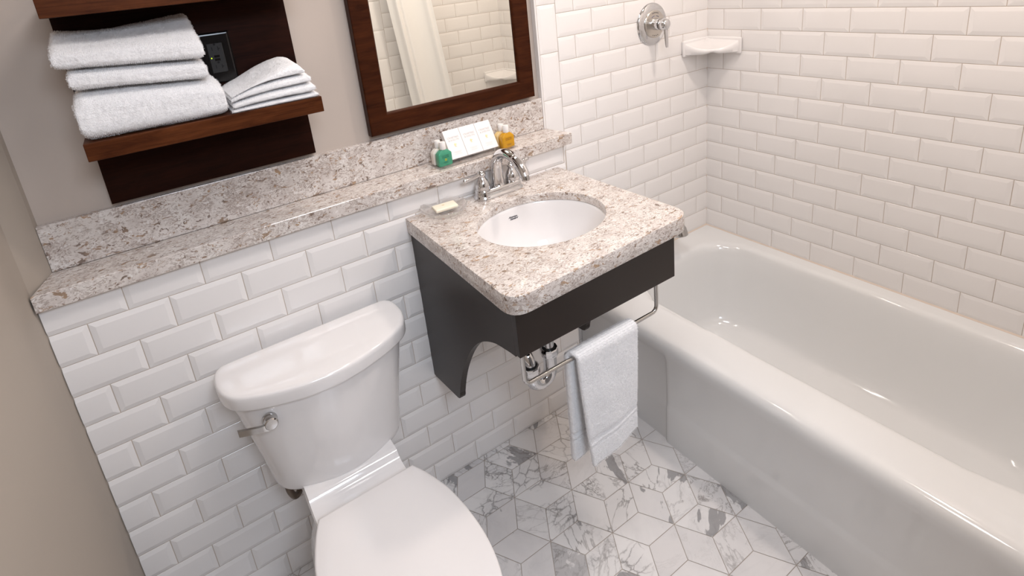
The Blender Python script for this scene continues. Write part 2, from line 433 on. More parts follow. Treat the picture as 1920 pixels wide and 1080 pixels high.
# floor of marble rhombi
def make_floor():
    V = []; F = []; MI = []; ids = []
    s = 0.179; rx = s * math.sqrt(3) / 2
    ox, oy = -1.1325, -0.3745
    X0, X1, Y0, Y1 = -2.222, -0.74, -1.62, -0.0865
    V += [(-2.30, -2.62, -.0012), (-0.3, -2.62, -.0012), (-0.3, -0.0, -.0012), (-2.30, -0.0, -.0012)]; F.append((0, 1, 2, 3)); MI.append(1); ids.append((0, 0, 0))
    def clip(poly, f):
        out = []
        for i in range(len(poly)):
            a, b = poly[i], poly[(i + 1) % len(poly)]; fa, fb = f(a), f(b)
            if fa >= 0: out.append(a)
            if fa * fb < 0: t_ = fa / (fa - fb); out.append((a[0] + (b[0] - a[0]) * t_, a[1] + (b[1] - a[1]) * t_))
        return out
    r = random.Random(21)
    def star(i, j): return (ox + i * rx, oy + j * s + i * s / 2)
    for i in range(-9, 6):
        for j in range(-14, 12):
            A = star(i, j)
            for (di, dj) in ((0, 1), (1, 0), (1, -1)):
                B = star(i + di, j + dj)
                # two other corners: centroids of the two triangles sharing edge AB
                mx, my = (A[0] + B[0]) / 2, (A[1] + B[1]) / 2
                nx, ny = -(B[1] - A[1]) / s, (B[0] - A[0]) / s
                h = s / (2 * math.sqrt(3))
                poly = [A, (mx - nx * h, my - ny * h), B, (mx + nx * h, my + ny * h)]
                k = 1 - 0.0009 / (s / 4)
                poly = [(mx + (p[0] - mx) * k, my + (p[1] - my) * k) for p in poly]
                for f in (lambda p: p[0] - X0, lambda p: X1 - p[0], lambda p: p[1] - Y0, lambda p: Y1 - p[1]):
                    if poly: poly = clip(poly, f)
                if len(poly) < 3: continue
                o = len(V); V += [(p[0], p[1], 0.0) for p in poly]; F.append(tuple(range(o, o + len(poly))))
                MI.append(0); ids.append((r.random(), r.random(), r.random()))
    # hall floor beyond the doorway, plain slabs of the same stone
    me = bpy.data.meshes.new('floor'); me.from_pydata(V, [], F); me.update()
    o = link_mesh('floor', me, [M['marble'], M['floor_grout']])
    me.polygons.foreach_set('material_index', MI)
    at = me.color_attributes.new('tile_id', 'FLOAT_COLOR', 'CORNER')
    for p in me.polygons:
        for li in p.loop_indices: at.data[li].color = (*ids[p.index], 1)
        if p.normal.z < 0: p.flip()
    return struct(o)
make_floor()

# ------------------------------------------------------------------ bathtub
def bathtub():
    root = thing('bathtub', 'white enamel bathtub built in against the tiled shower walls', 'bathtub', (-0.38, -0.755, 0))
    yb, yf = -0.004, -1.508
    def outer(xf, z, xb=-0.003, r=.004, step=0.0):
        # outline with extra points along the apron so the recessed end panel can be stepped
        side = []
        ys = [yf + r, -1.2, -0.9, -0.6, -0.445, -0.436, -0.428, -0.420, -0.3, -0.15, yb - r]
        pts = []
        pts += [(xb - (xb - xf) * k / 6, yf, z) for k in range(1, 6)]
        pts.append((xf + r * .3, yf + r * .3, z))
        for y in ys:
            x = xf + (step if y > -0.425 else (step * .5 if y > -0.432 else 0)); pts.append((x, y, z))
        pts.append((xf + r * .3 + step, yb - r * .3, z))
        pts += [(xf + (xb - xf) * k / 6, yb, z) for k in range(1, 6)]
        pts.append((xb, yb, z))
        pts += [(xb, yb + (yf - yb) * k / 10, z) for k in range(1, 10)]
        pts.append((xb, yf, z))
        return pts
    N = len(outer(-.77, 0))
    def inner(x0, x1, y0, y1, r, z):
        # resample a rounded rectangle by direction from the tub's centre line to match the outer outline
        cx_, cy0, cy1 = (x0 + x1) / 2, y0 + .38, y1 - .38
        dense = rrect(x0, x1, y0, y1, r, z, 40, 14)
        per = [0.0]
        for i in range(len(dense)):
            a, b = dense[i], dense[(i + 1) % len(dense)]; per.append(per[-1] + math.dist(a, b))
        out = []
        ref = outer(-.77, 0)
        for p in ref:
            # map the outer point linearly into the inner box, then take the nearest outline point
            u = (p[0] + .77) / .767; v = (p[1] - yf) / (yb - yf)
            q = (x0 + u * (x1 - x0), y0 + v * (y1 - y0))
            best = min(dense, key=lambda d: (d[0] - q[0]) ** 2 + (d[1] - q[1]) ** 2)
            out.append(best)
        return out
    def circ(n_pts, x0, x1, y0, y1, r, z): return inner(x0, x1, y0, y1, r, z)
    rings = [outer(-.7675, 0.0, step=.011), outer(-.7650, .122, step=.011), outer(-.7640, .135, step=.011), outer(-.7608, .147, step=.009),
             outer(-.7600, .158, step=.009), outer(-.7600, .25, step=.009), outer(-.7610, .318, step=.008), outer(-.7645, .336, step=.005), outer(-.7655, .352, step=.001),
             outer(-.7650, .362), outer(-.7622, .372), outer(-.7570, .3805), outer(-.7495, .3865), outer(-.739, .3900), outer(-.722, .3915)]
    for (x0, x1, y0, y1, r, z) in [(-.640, -.040, -1.455, -.083, .150, .3895), (-.622, -.050, -1.438, -.094, .150, .3885), (-.609, -.058, -1.428, -.103, .150, .3835),
                                   (-.600, -.064, -1.420, -.109, .150, .374), (-.594, -.070, -1.413, -.114, .150, .358), (-.585, -.080, -1.395, -.121, .150, .30),
                                   (-.567, -.097, -1.34, -.135, .145, .20), (-.553, -.112, -1.29, -.148, .140, .13), (-.543, -.124, -1.265, -.158, .135, .095),
                                   (-.528, -.140, -1.245, -.172, .125, .073), (-.505, -.163, -1.22, -.195, .11, .062), (-.45, -.22, -1.1, -.26, .09, .058)]:
        rings.append(inner(x0, x1, y0, y1, r, z))
    G().add(loft(rings, False, True)).make('tub_shell', M['tub'], root, 60)
    # drain and overflow on the tap end
    G().add(lathe([(.0, .0585), (.030, .0595), (.033, .0605), (.036, .0585)], (-.318, -.30, 0), 24, cap0=False, cap1=False)).make('drain_ring', M['chrome'], root, 40)
    return root
bathtub()

# ------------------------------------------------------------------ ledge
led = thing('granite_ledge', 'long speckled stone ledge with backsplash along the top of the half-height tile wall', 'ledge', (-1.5, -.05, 1.0))
mesh('shelf_slab', *(lambda pts: ([(x, y, z) for z in (1.0, 1.0345) for x, y in pts] + [(x + (.0012 if x < -1.5 else -.0012), max(y, -.1068), 1.036) for x, y in pts],
     [tuple(reversed(range(4))), tuple(range(8, 12))] + [(r * 4 + i, r * 4 + (i + 1) % 4, r * 4 + 4 + (i + 1) % 4, r * 4 + 4 + i) for r in range(2) for i in range(4)]))
     ([(-2.2155, -.108), (-.8165, -.108), (-.8365, .0005), (-2.1895, .0005)]), M['quartz'], led)
G().add(box(-2.1875, -0.8435, 0.001, 0.0183, 1.0362, 1.1420, .0012)).make('backsplash', M['quartz'], led)

# ------------------------------------------------------------------ vanity
van = thing('vanity_cabinet', 'dark espresso wall-hung vanity base with arched side panels under the stone countertop', 'vanity', (-1.15, -.35, .42))
FX0, FX1, FY = -1.4045, -.9175, -.606
def side_panel(x0, x1):
    prof = [(-.0885, .8840), (-.0885, .405), (-.100, .403)]
    prof += [(-.2440, .4190), (-.2530, .4235), (-.2580, .4330)]
    # arch from the tip up to the front apron
    A = smooth_path([(0, -.2600, .445), (0, -.2800, .500), (0, -.3120, .5650), (0, -.3640, .6440), (0, -.4240, .7050), (0, -.4900, .7420), (0, -.5520, .7560), (0, -.5870, .7600)], 5)
    prof += [(p.y, p.z) for p in A] + [(-.5875, .8840)]
    v = [(x0, y, z) for y, z in prof] + [(x1, y, z) for y, z in prof]; n = len(prof)
    f = [tuple(range(n)), tuple(reversed(range(n, 2 * n)))] + [(i, (i + 1) % n, n + (i + 1) % n, n + i) for i in range(n)]
    return v, f
for a, b in ((-1.4035, -1.3855), (-.9365, -.9185)):
    o = mesh('side_panel', *side_panel(a, b), M['espresso'], van)
G().add(box(FX0, FX1, FY, -.5880, .7660, .8840, .0015)).make('front_panel', M['espresso'], van)

ctop = thing('vanity_countertop', 'speckled beige stone countertop with rounded front corners and an oval sink cutout', 'countertop', (-1.145, -.35, .885))
def counter():
    # outline (slightly out of square like the wall it is scribed to), oval hole
    BL, FL, FR, BR = Vector((-1.4115, -.0895, 0)), Vector((-1.4275, -.6340, 0)), Vector((-.8640, -.6170, 0)), Vector((-.8690, -.0895, 0))
    def corner(p, a, b, r, n=8):
        da = (a - p).normalized(); db = (b - p).normalized(); out = []
        for k in range(n + 1):
            t_ = k / n; q0 = p + da * r * (1 - t_) ** 2; out.append(p + da * r * (1 - t_) ** 2 + db * r * t_ ** 2)
        return out
    base = [BL] + corner(FL, BL, FR, .048) + corner(FR, FL, BR, .055) + [BR]
    # resample outline by angle about the sink centre so it matches the hole
    c = Vector((-1.1417, -.3592, 0)); N = 160
    def hit_outline(a):
        d = Vector((math.cos(a), math.sin(a), 0)); best = None
        for i in range(len(base)):
            p, q = base[i], base[(i + 1) % len(base)]; e = q - p
            den = d.x * e.y - d.y * e.x
            if abs(den) < 1e-12: continue
            w_ = p - c; t_ = (w_.x * e.y - w_.y * e.x) / den; s_ = (w_.x * d.y - w_.y * d.x) / den
            if t_ > 0 and -1e-6 <= s_ <= 1 + 1e-6 and (best is None or t_ < best): best = t_
        return c + d * best
    angs = sorted(set([2 * math.pi * k / N for k in range(N)] + [math.atan2(p.y - c.y, p.x - c.x) % (2 * math.pi) for p in base]))
    out = [hit_outline(a) for a in angs]
    a_, b_ = .1774, .1545
    hole = []
    for a in angs:
        d = Vector((math.cos(a), math.sin(a), 0)); r = 1 / math.sqrt((d.x / a_) ** 2 + (d.y / b_) ** 2); hole.append(c + d * r)
    def ring(pts, z, k=0.0): return [Vector((p.x, p.y, z)) + (c - p).normalized() * k for p in pts]
    rings = [ring(hole, .907), [Vector((p.x, p.y, .907)) + (c - p) * .12 for p in out], [Vector((p.x, p.y, .886)) + (c - p) * .12 for p in out], ring(out, .886, .0010), ring(out, .888), ring(out, .9275), ring(out, .9294, .0008), ring(out, .930, .003), ring(hole, .930, -.003), ring(hole, .9293, -.0008), ring(hole, .9275), ring(hole, .907)]
    return loft(rings, False, False)
G().add(counter()).make('stone_slab', M['quartz'], ctop, 50)

snk = thing('sink_basin', 'white oval undermount sink set in the stone countertop', 'sink', (-1.1417, -.3592, .74))
def basin():
    c = (-1.1417, -.3592); rings = []
    prof = [(1.06, .9065), (1.0, .9065), (.985, .904), (.972, .894), (.955, .868), (.92, .832), (.86, .800), (.76, .772), (.62, .752), (.44, .740), (.25, .735), (.10, .7335)]
    for k, z in prof:
        rings.append([(c[0] + (.1810 * k) * math.cos(2 * math.pi * i / 96), c[1] + (.1580 * k) * math.sin(2 * math.pi * i / 96), z) for i in range(96)])
    v, f = loft(rings, False, True)
    return v, f
G().add(basin()).make('bowl', M['porcelain'], snk, 60)
G().add(lathe([(.0, .736), (.017, .7362), (.021, .738), (.0235, .7375), (.0245, .7345)], (-1.1417, -.3592, 0), 24, cap0=False)).make('drain_ring', M['chrome'], snk, 40)

def text_obj(name, body, mat4, size, mat, parent, extrude=0.00012, shear=0.0, align='CENTER', space=1.0):
    cu = bpy.data.curves.new(name, 'FONT'); cu.body = body; cu.size = size; cu.extrude = extrude; cu.shear = shear
    cu.align_x = align; cu.align_y = 'CENTER'; cu.space_character = space
    tmp = bpy.data.objects.new(name + '_tmp', cu); COL.objects.link(tmp)
    dg = bpy.context.evaluated_depsgraph_get(); dg.update()
    me = bpy.data.meshes.new_from_object(tmp.evaluated_get(dg)); bpy.data.objects.remove(tmp)
    me.name = name; me.transform(mat4); me.materials.clear()
    return link_mesh(name, me, mat, parent)
def frame_at(p, xdir, normal):
    x = Vector(xdir).normalized(); z = Vector(normal).normalized(); x = (x - z * x.dot(z)).normalized(); y = z.cross(x)
    m_ = Matrix((x, y, z)).transposed().to_4x4(); m_.translation = Vector(p); return m_

# maker's mark on the back slope of the bowl
def bowl_point(ang, k):
    prof = [(.985, .904), (.972, .894), (.955, .868), (.92, .832), (.86, .800), (.76, .772)]
    for (k0, z0), (k1, z1) in zip(prof, prof[1:]):
        if k1 <= k <= k0:
            t_ = (k0 - k) / (k0 - k1); z = z0 + (z1 - z0) * t_
            return Vector((-1.1417 + .181 * k * math.cos(ang), -.3592 + .158 * k * math.sin(ang), z))
A_ = math.radians(88)
p0 = bowl_point(A_, .960); pa = bowl_point(A_ - .05, .960); pb = bowl_point(A_, .956); pc = bowl_point(A_, .964)
xd = (pa - p0).normalized(); yd = (pc - pb).normalized(); nn = xd.cross(yd).normalized()
MK = frame_at(p0 + nn * .0012, xd, nn)
mk = text_obj('maker_mark', 'American', MK @ Matrix.Translation((0, .0033, 0)), .0072, M['mark_ink'], snk, .0004, .75)
text_obj('maker_mark', 'Standard', MK @ Matrix.Translation((.0022, -.0027, 0)), .0072, M['mark_ink'], snk, .0004, .75)

# ------------------------------------------------------------------ faucet
fau = thing('faucet', 'chrome two-lever centerset faucet standing behind the oval sink', 'faucet', (-1.125, -.130, .930))
def stadium(L, r, z, n=14, c=(-1.125, -.130)):
    out = []
    for k in range(n + 1):
        a = -math.pi / 2 + math.pi * k / n; out.append((c[0] + L + r * math.cos(a), c[1] + r * math.sin(a), z))
    for k in range(n + 1):
        a = math.pi / 2 + math.pi * k / n; out.append((c[0] - L + r * math.cos(a), c[1] + r * math.sin(a), z))
    return out
G().add(loft([stadium(.052, r, z) for r, z in ((.0295, .9302), (.0300, .932), (.0295, .935), (.0270, .938), (.0255, .942), (.0245, .950), (.0235, .955), (.0215, .957), (.015, .9575))])).make('base', M['chrome'], fau, 40)
for sx in (-1, 1):
    c = (-1.125 + sx * .052, -.130, 0)
    h = G().add(lathe([(.0225, .956), (.0228, .959), (.0205, .962), (.0210, .966), (.0212, .974), (.0195, .983), (.0160, .992), (.0120, .999), (.0098, 1.005), (.0110, 1.0075), (.0125, 1.010), (.0135, 1.014), (.0120, 1.019), (.0085, 1.0215), (.0092, 1.0235), (.0075, 1.027), (.002, 1.0285)], c, 28), Matrix.Translation((0, 0, .930 * .14)) @ Matrix.Scale(.86, 4, (0, 0, 1))).make('handle_body', M['chrome'], fau, 50)
    d = Vector((sx * .97, -.22 if sx < 0 else .10, 0)).normalized()
    st = Vector((c[0], c[1], 1.0020))
    pts = [st + d * q + Vector((0, 0, zz)) for q, zz in ((.0, 0), (.012, .0), (.022, -.0015), (.034, -.002), (.048, .000), (.060, .001), (.068, .0005), (.0715, 0))]
    G().add(tube(pts, [.0055, .0055, .0050, .0056, .0066, .0072, .0058, .002], 14)).make('lever', M['chrome'], fau, 60)
sp = smooth_path([(-1.125, -.130, .955), (-1.125, -.129, .990), (-1.125, -.135, 1.025), (-1.125, -.156, 1.0525), (-1.125, -.190, 1.0650), (-1.125, -.226, 1.0600), (-1.125, -.254, 1.0450), (-1.125, -.2700, 1.0280), (-1.125, -.2760, 1.0170)], 6)
nr = len(sp); rr = []
for i in range(nr):
    t_ = i / (nr - 1)
    rr.append(.0205 - .0065 * min(1, t_ / .45) if t_ < .45 else .0140 + .0012 * max(0, (t_ - .55) / .45))
rr[0] = .0225
G().add(tube(sp, rr, 24)).make('spout', M['chrome'], fau, 60)
G().add(tube([(-1.125, -.2758, 1.0175), (-1.125, -.2780, 1.0120), (-1.125, -.2785, 1.0065)], [.0118, .0118, .0112], 20)).make('aerator', M['brushed'], fau, 40)
G().add(lathe([(.0032, .956), (.0032, .985), (.0050, .986), (.0055, .990), (.0035, .994), (.001, .995)], (-1.125, -.103, 0), 12)).make('lift_rod', M['chrome'], fau, 50)

# ------------------------------------------------------------------ soap dish and soap
def soap_dish():
    c = (-1.3160, -.1440, 0)
    root = thing('soap_dish', 'round clear cut-glass soap dish on the countertop left of the faucet', 'soap dish', (c[0], c[1], .930))
    N = 48; prof_o = [(.022, .9306), (.040, .9310), (.047, .934), (.055, .941), (.0620, .948), (.0665, .9535)]
    prof_i = [(.0645, .9545), (.058, .948), (.051, .942), (.044, .9378), (.022, .9365)]
    rings = []
    for i, (r, z) in enumerate(prof_o + prof_i):
        ring = []
        for k in range(N):
            a = 2 * math.pi * k / N
            rr_ = r * (1 + (.022 * math.cos(16 * a) if 1 < i < 6 else 0))
            zz = z + (.0012 * math.cos(16 * a) if i in (5, 6) else 0)
            ring.append((c[0] + rr_ * math.cos(a), c[1] + rr_ * math.sin(a), zz))
        rings.append(ring)
    G().add(loft(rings)).make('bowl', M['glass'], root, 50)
    return root
soap_dish()
m_soap = Matrix.Translation((-1.3120, -.1440, .9490)) @ Matrix.Rotation(math.radians(-6), 4, 'Z') @ Matrix.Rotation(math.radians(4), 4, 'X')
so = thing('soap_bar', 'ivory bar of soap lying in the clear glass dish', 'soap', (-1.3080, -.1430, .942))
G().add(box(-.0335, .0335, -.0185, .0185, -.0046, .0046, .0030, 3), m_soap).make('bar', M['soap'], so, 60)
G().add(lathe([(.0045, 0), (.0042, .0004), (.001, .0005)], (0, 0, 0), 16), m_soap @ Matrix.Translation((-.004, .004, .0045)) @ Matrix.Scale(.6, 4, (0, 1, 0))).make('stamp', plain('soap_stamp', (.70, .55, .36), .5), so, 50)

# ------------------------------------------------------------------ amenities on the ledge
LZ = 1.0362
tray = thing('amenity_tray', 'clear acrylic display tray under the soap cartons on the ledge', 'tray', (-1.155, -.055, LZ))
G().add(box(-1.2860, -1.0160, -.0905, -.0120, LZ, LZ + .003, .0008)).add(box(-1.2860, -1.0160, -.0905, -.0880, LZ + .003, LZ + .0075, .0006)).make('plate', M['acrylic'], tray)
for xr in (-1.215, -1.095):
    prof = [(-.0735, LZ + .003), (-.0735, 1.0490), (-.0574, 1.0398), (-.0318, 1.0848), (-.0285, 1.0848), (-.0285, LZ + .003)]
    v = [(xr, y, z) for y, z in prof] + [(xr + .004, y, z) for y, z in prof]; n = len(prof)
    G().add((v, [tuple(range(n)), tuple(reversed(range(n, 2 * n)))] + [(i, (i + 1) % n, n + (i + 1) % n, n + i) for i in range(n)])).make('easel', M['acrylic'], tray)

lean = math.atan2(.0440, .0770)
bx_names = ['white soap carton beside the green bottle, left end of the leaning row of three', 'white soap carton leaning in the middle of the row of three', 'white soap carton beside the amber bottle, right end of the leaning row of three']
for k in range(3):
    x0 = -1.2350 + k * .0540
    root = thing('soap_carton', bx_names[k], 'box', (x0 + .027, -.074, 1.050), 'soap cartons on the ledge')
    mm_ = Matrix.Translation((x0 + .0268, -.0740, 1.0500)) @ Matrix.Rotation(-lean, 4, 'X')
    G().add(box(-.0266, .0266, 0, .0185, 0, .0887, .0009, 2), mm_).make('carton_body', M['carton'], root)
    fr = mm_ @ Matrix.Rotation(math.radians(90), 4, 'X')     # local x right, y up, z out of the front
    def at(x, y): return fr @ Matrix.Translation((x, y, .0003))
    text_obj('brand_print', 'CRABTREE', at(0, .0635), .0080, M['carton_ink'], root)
    text_obj('brand_print', '& EVELYN', at(0, .0555), .0080, M['carton_ink'], root)
    # gold tree emblem
    e = G(); rq = random.Random(3)
    for q in range(16):
        a = rq.uniform(0, 6.28); d = rq.uniform(0, .0042)
        e.add(lathe([(.0013, 0), (.0012, .0002), (.0002, .00025)], (d * math.cos(a), d * math.sin(a) + .0015, 0), 8))
    e.add(box(-.0006, .0006, -.0052, -.001, 0, .0002)).add(box(-.0035, .0035, -.0056, -.0048, 0, .0002))
    ee = G().add((e.v, e.f), at(0, .0405)); ee.make('emblem', M['gold'], root)
    ln = G()
    for q, (wd, yy) in enumerate(((.026, .0195), (.018, .0165), (.022, .0120))):
        x = -wd / 2; rq2 = random.Random(q)
        while x < wd / 2:
            l_ = rq2.uniform(.0012, .0035); ln.add(box(x, min(x + l_, wd / 2), yy, yy + .0009, 0, .0002)); x += l_ + .0008
    G().add((ln.v, ln.f), at(0, 0)).make('fine_print', M['carton_faint'], root)

def bottle(label, loc, rz, body, ink, spot, wd=.0450, dp=.0210, hb=.0470, H=.0700, prints=True):
    root = thing('toiletry_bottle', label, 'bottle', loc, 'toiletry bottles on the ledge')
    R_ = Matrix.Translation(loc) @ Matrix.Rotation(rz, 4, 'Z')
    rings = []
    for wf, df, z in ((.88, .82, 0), (.96, .94, .0012), (1.0, 1.0, .0035), (1.0, 1.0, hb * .74), (.985, .97, hb * .79), (.62, .80, hb * .965), (.46, .70, hb), (.36, .66, hb + .0006), (.34, .64, hb + .003)):
        rings.append(rrect(-wd / 2 * wf, wd / 2 * wf, -dp / 2 * df, dp / 2 * df, .0045 * df, z, 3, 4))
    G().add(loft(rings), R_).make('bottle_body', body, root, 40)
    z0 = hb + .0012
    G().add(lathe([(.0088, z0), (.0094, z0 + .001), (.0090, H - .0012), (.0084, H), (.001, H)], (0, 0, 0), 24), R_).make('cap', M['cap'], root, 40)
    if prints:
        fr = R_ @ Matrix.Translation((0, -dp / 2 - .0002, 0)) @ Matrix.Rotation(math.radians(90), 4, 'X')
        text_obj('brand_print', 'CRABTREE', fr @ Matrix.Translation((0, .0310, 0)), .0050, ink, root)
        text_obj('brand_print', '& EVELYN', fr @ Matrix.Translation((0, .0262, 0)), .0050, ink, root)
        if spot is not None: G().add(lathe([(.0042, 0), (.0040, .0002), (.001, .0003)], (0, .0190, 0), 16), fr).make('emblem', spot, root)
        ln = G()
        for yy, wd_ in ((.0118, .016), (.0090, .012)):
            x = -wd_ / 2; rq = random.Random(int(yy * 1e4))
            while x < wd_ / 2: l_ = rq.uniform(.001, .003); ln.add(box(x, x + l_, yy, yy + .0012, 0, .0002)); x += l_ + .0009
        G().add((ln.v, ln.f), fr).make('fine_print', ink, root)
    return root
TZ0 = LZ + .0031
bottle('green toiletry bottle with white cap at the left end of the ledge display', (-1.2580, -.0690, TZ0), math.radians(2), M['green'], M['bottle_green_ink'], M['olive'])
bottle('cream toiletry bottle with white cap standing behind the green bottle', (-1.2600, -.0420, TZ0), 0.0, M['cream'], M['carton_ink'], None, prints=False)
bottle('amber toiletry bottle with white cap at the right end of the ledge display', (-1.0440, -.0760, TZ0), math.radians(2), M['amber'], M['bottle_brown_ink'], None)
bottle('pale yellow toiletry bottle with white cap half hidden behind the amber bottle', (-1.0450, -.0490, TZ0), 0.0, M['pale_amber'], M['carton_ink'], None, prints=False)

# ------------------------------------------------------------------ mirror
mir = thing('mirror', 'rectangular wall mirror in a dark cherry wood frame above the ledge', 'mirror', (-1.157, .01, 1.157))
MX0, MX1, MZ0, MZ1 = -1.4370, -.8765, 1.1570, 1.95
FWd = .0575
def frame():
    outs = [(MX0, MX1, MZ0, MZ1)]
    def rect(x0, x1, z0, z1, y): return [(x0, y, z0), (x1, y, z0), (x1, y, z1), (x0, y, z1)]
    def ins(k, y): return rect(MX0 + k, MX1 - k, MZ0 + k, MZ1 - k, y)
    rings = [ins(.002, .0165), ins(0, .0145), ins(0, -.0095), ins(.0015, -.0115), ins(.004, -.0120), ins(FWd - .006, -.0105), ins(FWd - .003, -.0090), ins(FWd, -.0045), ins(FWd, .006), ins(.002, .0165)]
    return loft(rings, False, False)
G().add(frame()).make('frame', M['frame_wood'], mir)
G().add(box(MX0 + FWd - .004, MX1 - FWd + .004, -.0015, .0035, MZ0 + FWd - .004, MZ1 - FWd + .004)).make('mirror_glass', M['mirror'], mir)

# ------------------------------------------------------------------ wooden shelf unit
shu = thing('wall_shelf_unit', 'dark cherry wall shelf unit with two open shelves left of the mirror', 'shelf', (-1.82, 0, 1.152))
SX0, SX1 = -2.0465, -1.5905
G().add(box(SX0, SX1, -.0030, .0150, 1.1520, 2.0, .001)).make('back_panel', M['cherry_shaded'], shu)
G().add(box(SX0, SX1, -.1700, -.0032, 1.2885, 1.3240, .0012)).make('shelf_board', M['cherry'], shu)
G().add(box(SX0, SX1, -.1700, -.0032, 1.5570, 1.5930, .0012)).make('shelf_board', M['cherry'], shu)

out = thing('power_outlet', 'black electrical outlet on the shelf back panel behind the folded towels', 'outlet', (-1.757, -.004, 1.43))
OX, OZ = -1.7650, 1.4310
G().add(loft([[(OX + a * sx, y, OZ + b * sz) for sx, sz in ((-1, -1), (1, -1), (1, 1), (-1, 1))] for a, b, y in ((.0360, .0580, -.0031), (.0360, .0580, -.0050), (.0325, .0545, -.0090), (.0300, .052, -.0095))])).make('wall_plate', M['outlet'], out)
rec = G().add(box(OX - .0165, OX + .0165, -.0115, -.0090, OZ - .0335, OZ + .0335, .001)).make('receptacle', M['outlet_face'], out)
for dz in (-.0205, .0205):
    sl = G()
    sl.add(box(OX - .0075, OX - .0057, -.0118, -.0113, OZ + dz - .003, OZ + dz + .005)).add(box(OX + .0052, OX + .0070, -.0118, -.0113, OZ + dz - .004, OZ + dz + .005))
    sl.add(box(OX + .0070, OX + .0100, -.0118, -.0113, OZ + dz - .0005, OZ + dz + .0015)).add(lathe([(.0026, .0113), (.0026, .0118)], (OX, 0, OZ + dz + (.0105 if dz > 0 else .0105)), 12, 'Y'))
    sl.make('socket_slots', M['slot'], rec)
G().add(box(OX - .006, OX + .006, -.0125, -.0112, OZ + .0010, OZ + .0065, .0005)).add(box(OX - .006, OX + .006, -.0125, -.0112, OZ - .0065, OZ - .0010, .0005)).make('test_button', M['outlet'], rec)
G().add(lathe([(.0014, .0112), (.0013, .0122), (.0003, .0125)], (OX - .0118, 0, OZ + .0008), 10, 'Y')).make('indicator_light', M['led'], rec)

def add_pile(o, per, length, seed, keep=None):
    """terry loops: tiny wedges growing out of the cloth's own vertices, part of the same surface"""
    r = random.Random(seed); me = o.data
    V = [v.co.copy() for v in me.vertices]; Nn = [v.normal.copy() for v in me.vertices]
    F = [tuple(p.vertices) for p in me.polygons]; nf = len(F)
    for i in range(len(Nn)):
        if keep is not None and not keep(V[i]): continue
        n = Nn[i]
        for _ in range(per):
            d = (n + Vector((r.gauss(0, .55), r.gauss(0, .55), r.gauss(0, .55)))).normalized()
            if d.dot(n) < .15: continue
            L = length * r.uniform(.5, 1.15)
            sd = d.cross(Vector((r.uniform(-1, 1), r.uniform(-1, 1), r.uniform(-1, 1)))).normalized() * length * .17
            k = len(V); V.append(V[i] + d * L + sd); V.append(V[i] + d * L - sd); F.append((i, k, k + 1))
    nm = bpy.data.meshes.new(me.name); nm.from_pydata(V, [], F); nm.update()
    for q in me.materials: nm.materials.append(q)
    nm.polygons.foreach_set('use_smooth', [i < nf for i in range(len(F))])
    o.data = nm; bpy.data.meshes.remove(me)
# ------------------------------------------------------------------ folded towels
def towel(name, label, x0, x1, yb, yf, zlo, zhi, seed, group, cat='towel', nx=70, nt=84, power=2.6, endr=.012, fuzz=.0006, side_in=None):
    """folded towel: rounded cross-section in y/z swept along x, with soft ends and terry fuzz"""
    r = random.Random(seed); V = []; F = []
    for i in range(nx + 1):
        u = i / nx
        x = x0 + (x1 - x0) * u
        de = min(x - x0, x1 - x)
        k = math.sqrt(max(0.0, 1 - (1 - min(1, de / endr)) ** 2)) if endr else 1
        k = .55 + .45 * k
        for j in range(nt):
            a = 2 * math.pi * j / nt; c_, s_ = math.cos(a), math.sin(a)
            sc = math.copysign(abs(c_) ** (2 / power), c_); ss = math.copysign(abs(s_) ** (2 / power), s_)
            y = (yb + yf) / 2 + sc * (yf - yb) / 2 * (.985 + .015 * k)
            v = (y - yb) / (yf - yb)
            a0, a1 = zlo(u, v), zhi(u, v); mid = (a0 + a1) / 2
            if s_ < 0: ss = math.copysign(abs(s_) ** .46, s_); sc = math.copysign(abs(c_) ** .50, c_) if s_ < -.15 else sc; y = (yb + yf) / 2 + sc * (yf - yb) / 2 * (.985 + .015 * k)
            z = mid + ss * (a1 - a0) / 2 * (k if s_ > 0 else .4 + .6 * k)
            p = Vector((x, y, z))
            nz = noise.noise(Vector((x * 18 + seed * 3.1, y * 18, z * 22))) * .0022 + noise.noise(Vector((x * 55, y * 55 + seed, z * 55))) * .0010
            dirn = Vector((0, sc, ss)).normalized()
            p += dirn * (nz + r.uniform(-fuzz, fuzz))
            p.x += r.uniform(-fuzz, fuzz) + noise.noise(Vector((y * 30, z * 40, seed))) * .0025 * (1 if u in (0, 1) else .3)
            p.z = max(p.z, a0 - .0005) if ss < -.6 else p.z
            V.append(p)
    for i in range(nx):
        for j in range(nt):
            q = (j + 1) % nt; F.append((i * nt + j, i * nt + q, (i + 1) * nt + q, (i + 1) * nt + j))
    F.append(tuple(reversed(range(nt)))); F.append(tuple(range(nx * nt, (nx + 1) * nt)))
    o = mesh(name, V, F, M['terry'], None, 180)
    add_pile(o, 4, .0021 if name == 'bath_towel' else .0016, seed)
    tag(o, label, cat, group); return o
SH = 1.3245
yb_, yf_ = -.008, -.1705
towel('bath_towel', 'thick white folded bath towel at the bottom of the left towel stack', -2.0420, -1.7860, yb_, yf_, lambda u, v: SH, lambda u, v: lp(lp(1.424, 1.418, v), lp(1.405, 1.399, v), u ** 1.2), 1, 'white bath towels on the shelf', nx=80, nt=100, power=3.2, endr=.02)
towel('bath_towel', 'white folded bath towel in the middle of the left towel stack', -2.0370, -1.8060, yb_ - .004, yf_ + .002, lambda u, v: lp(lp(1.427, 1.421, v), lp(1.408, 1.402, v), u ** 1.2) + .0015, lambda u, v: lp(lp(1.470, 1.461, v), lp(1.452, 1.441, v), u), 2, 'white bath towels on the shelf', nx=74, power=3.0, endr=.012)
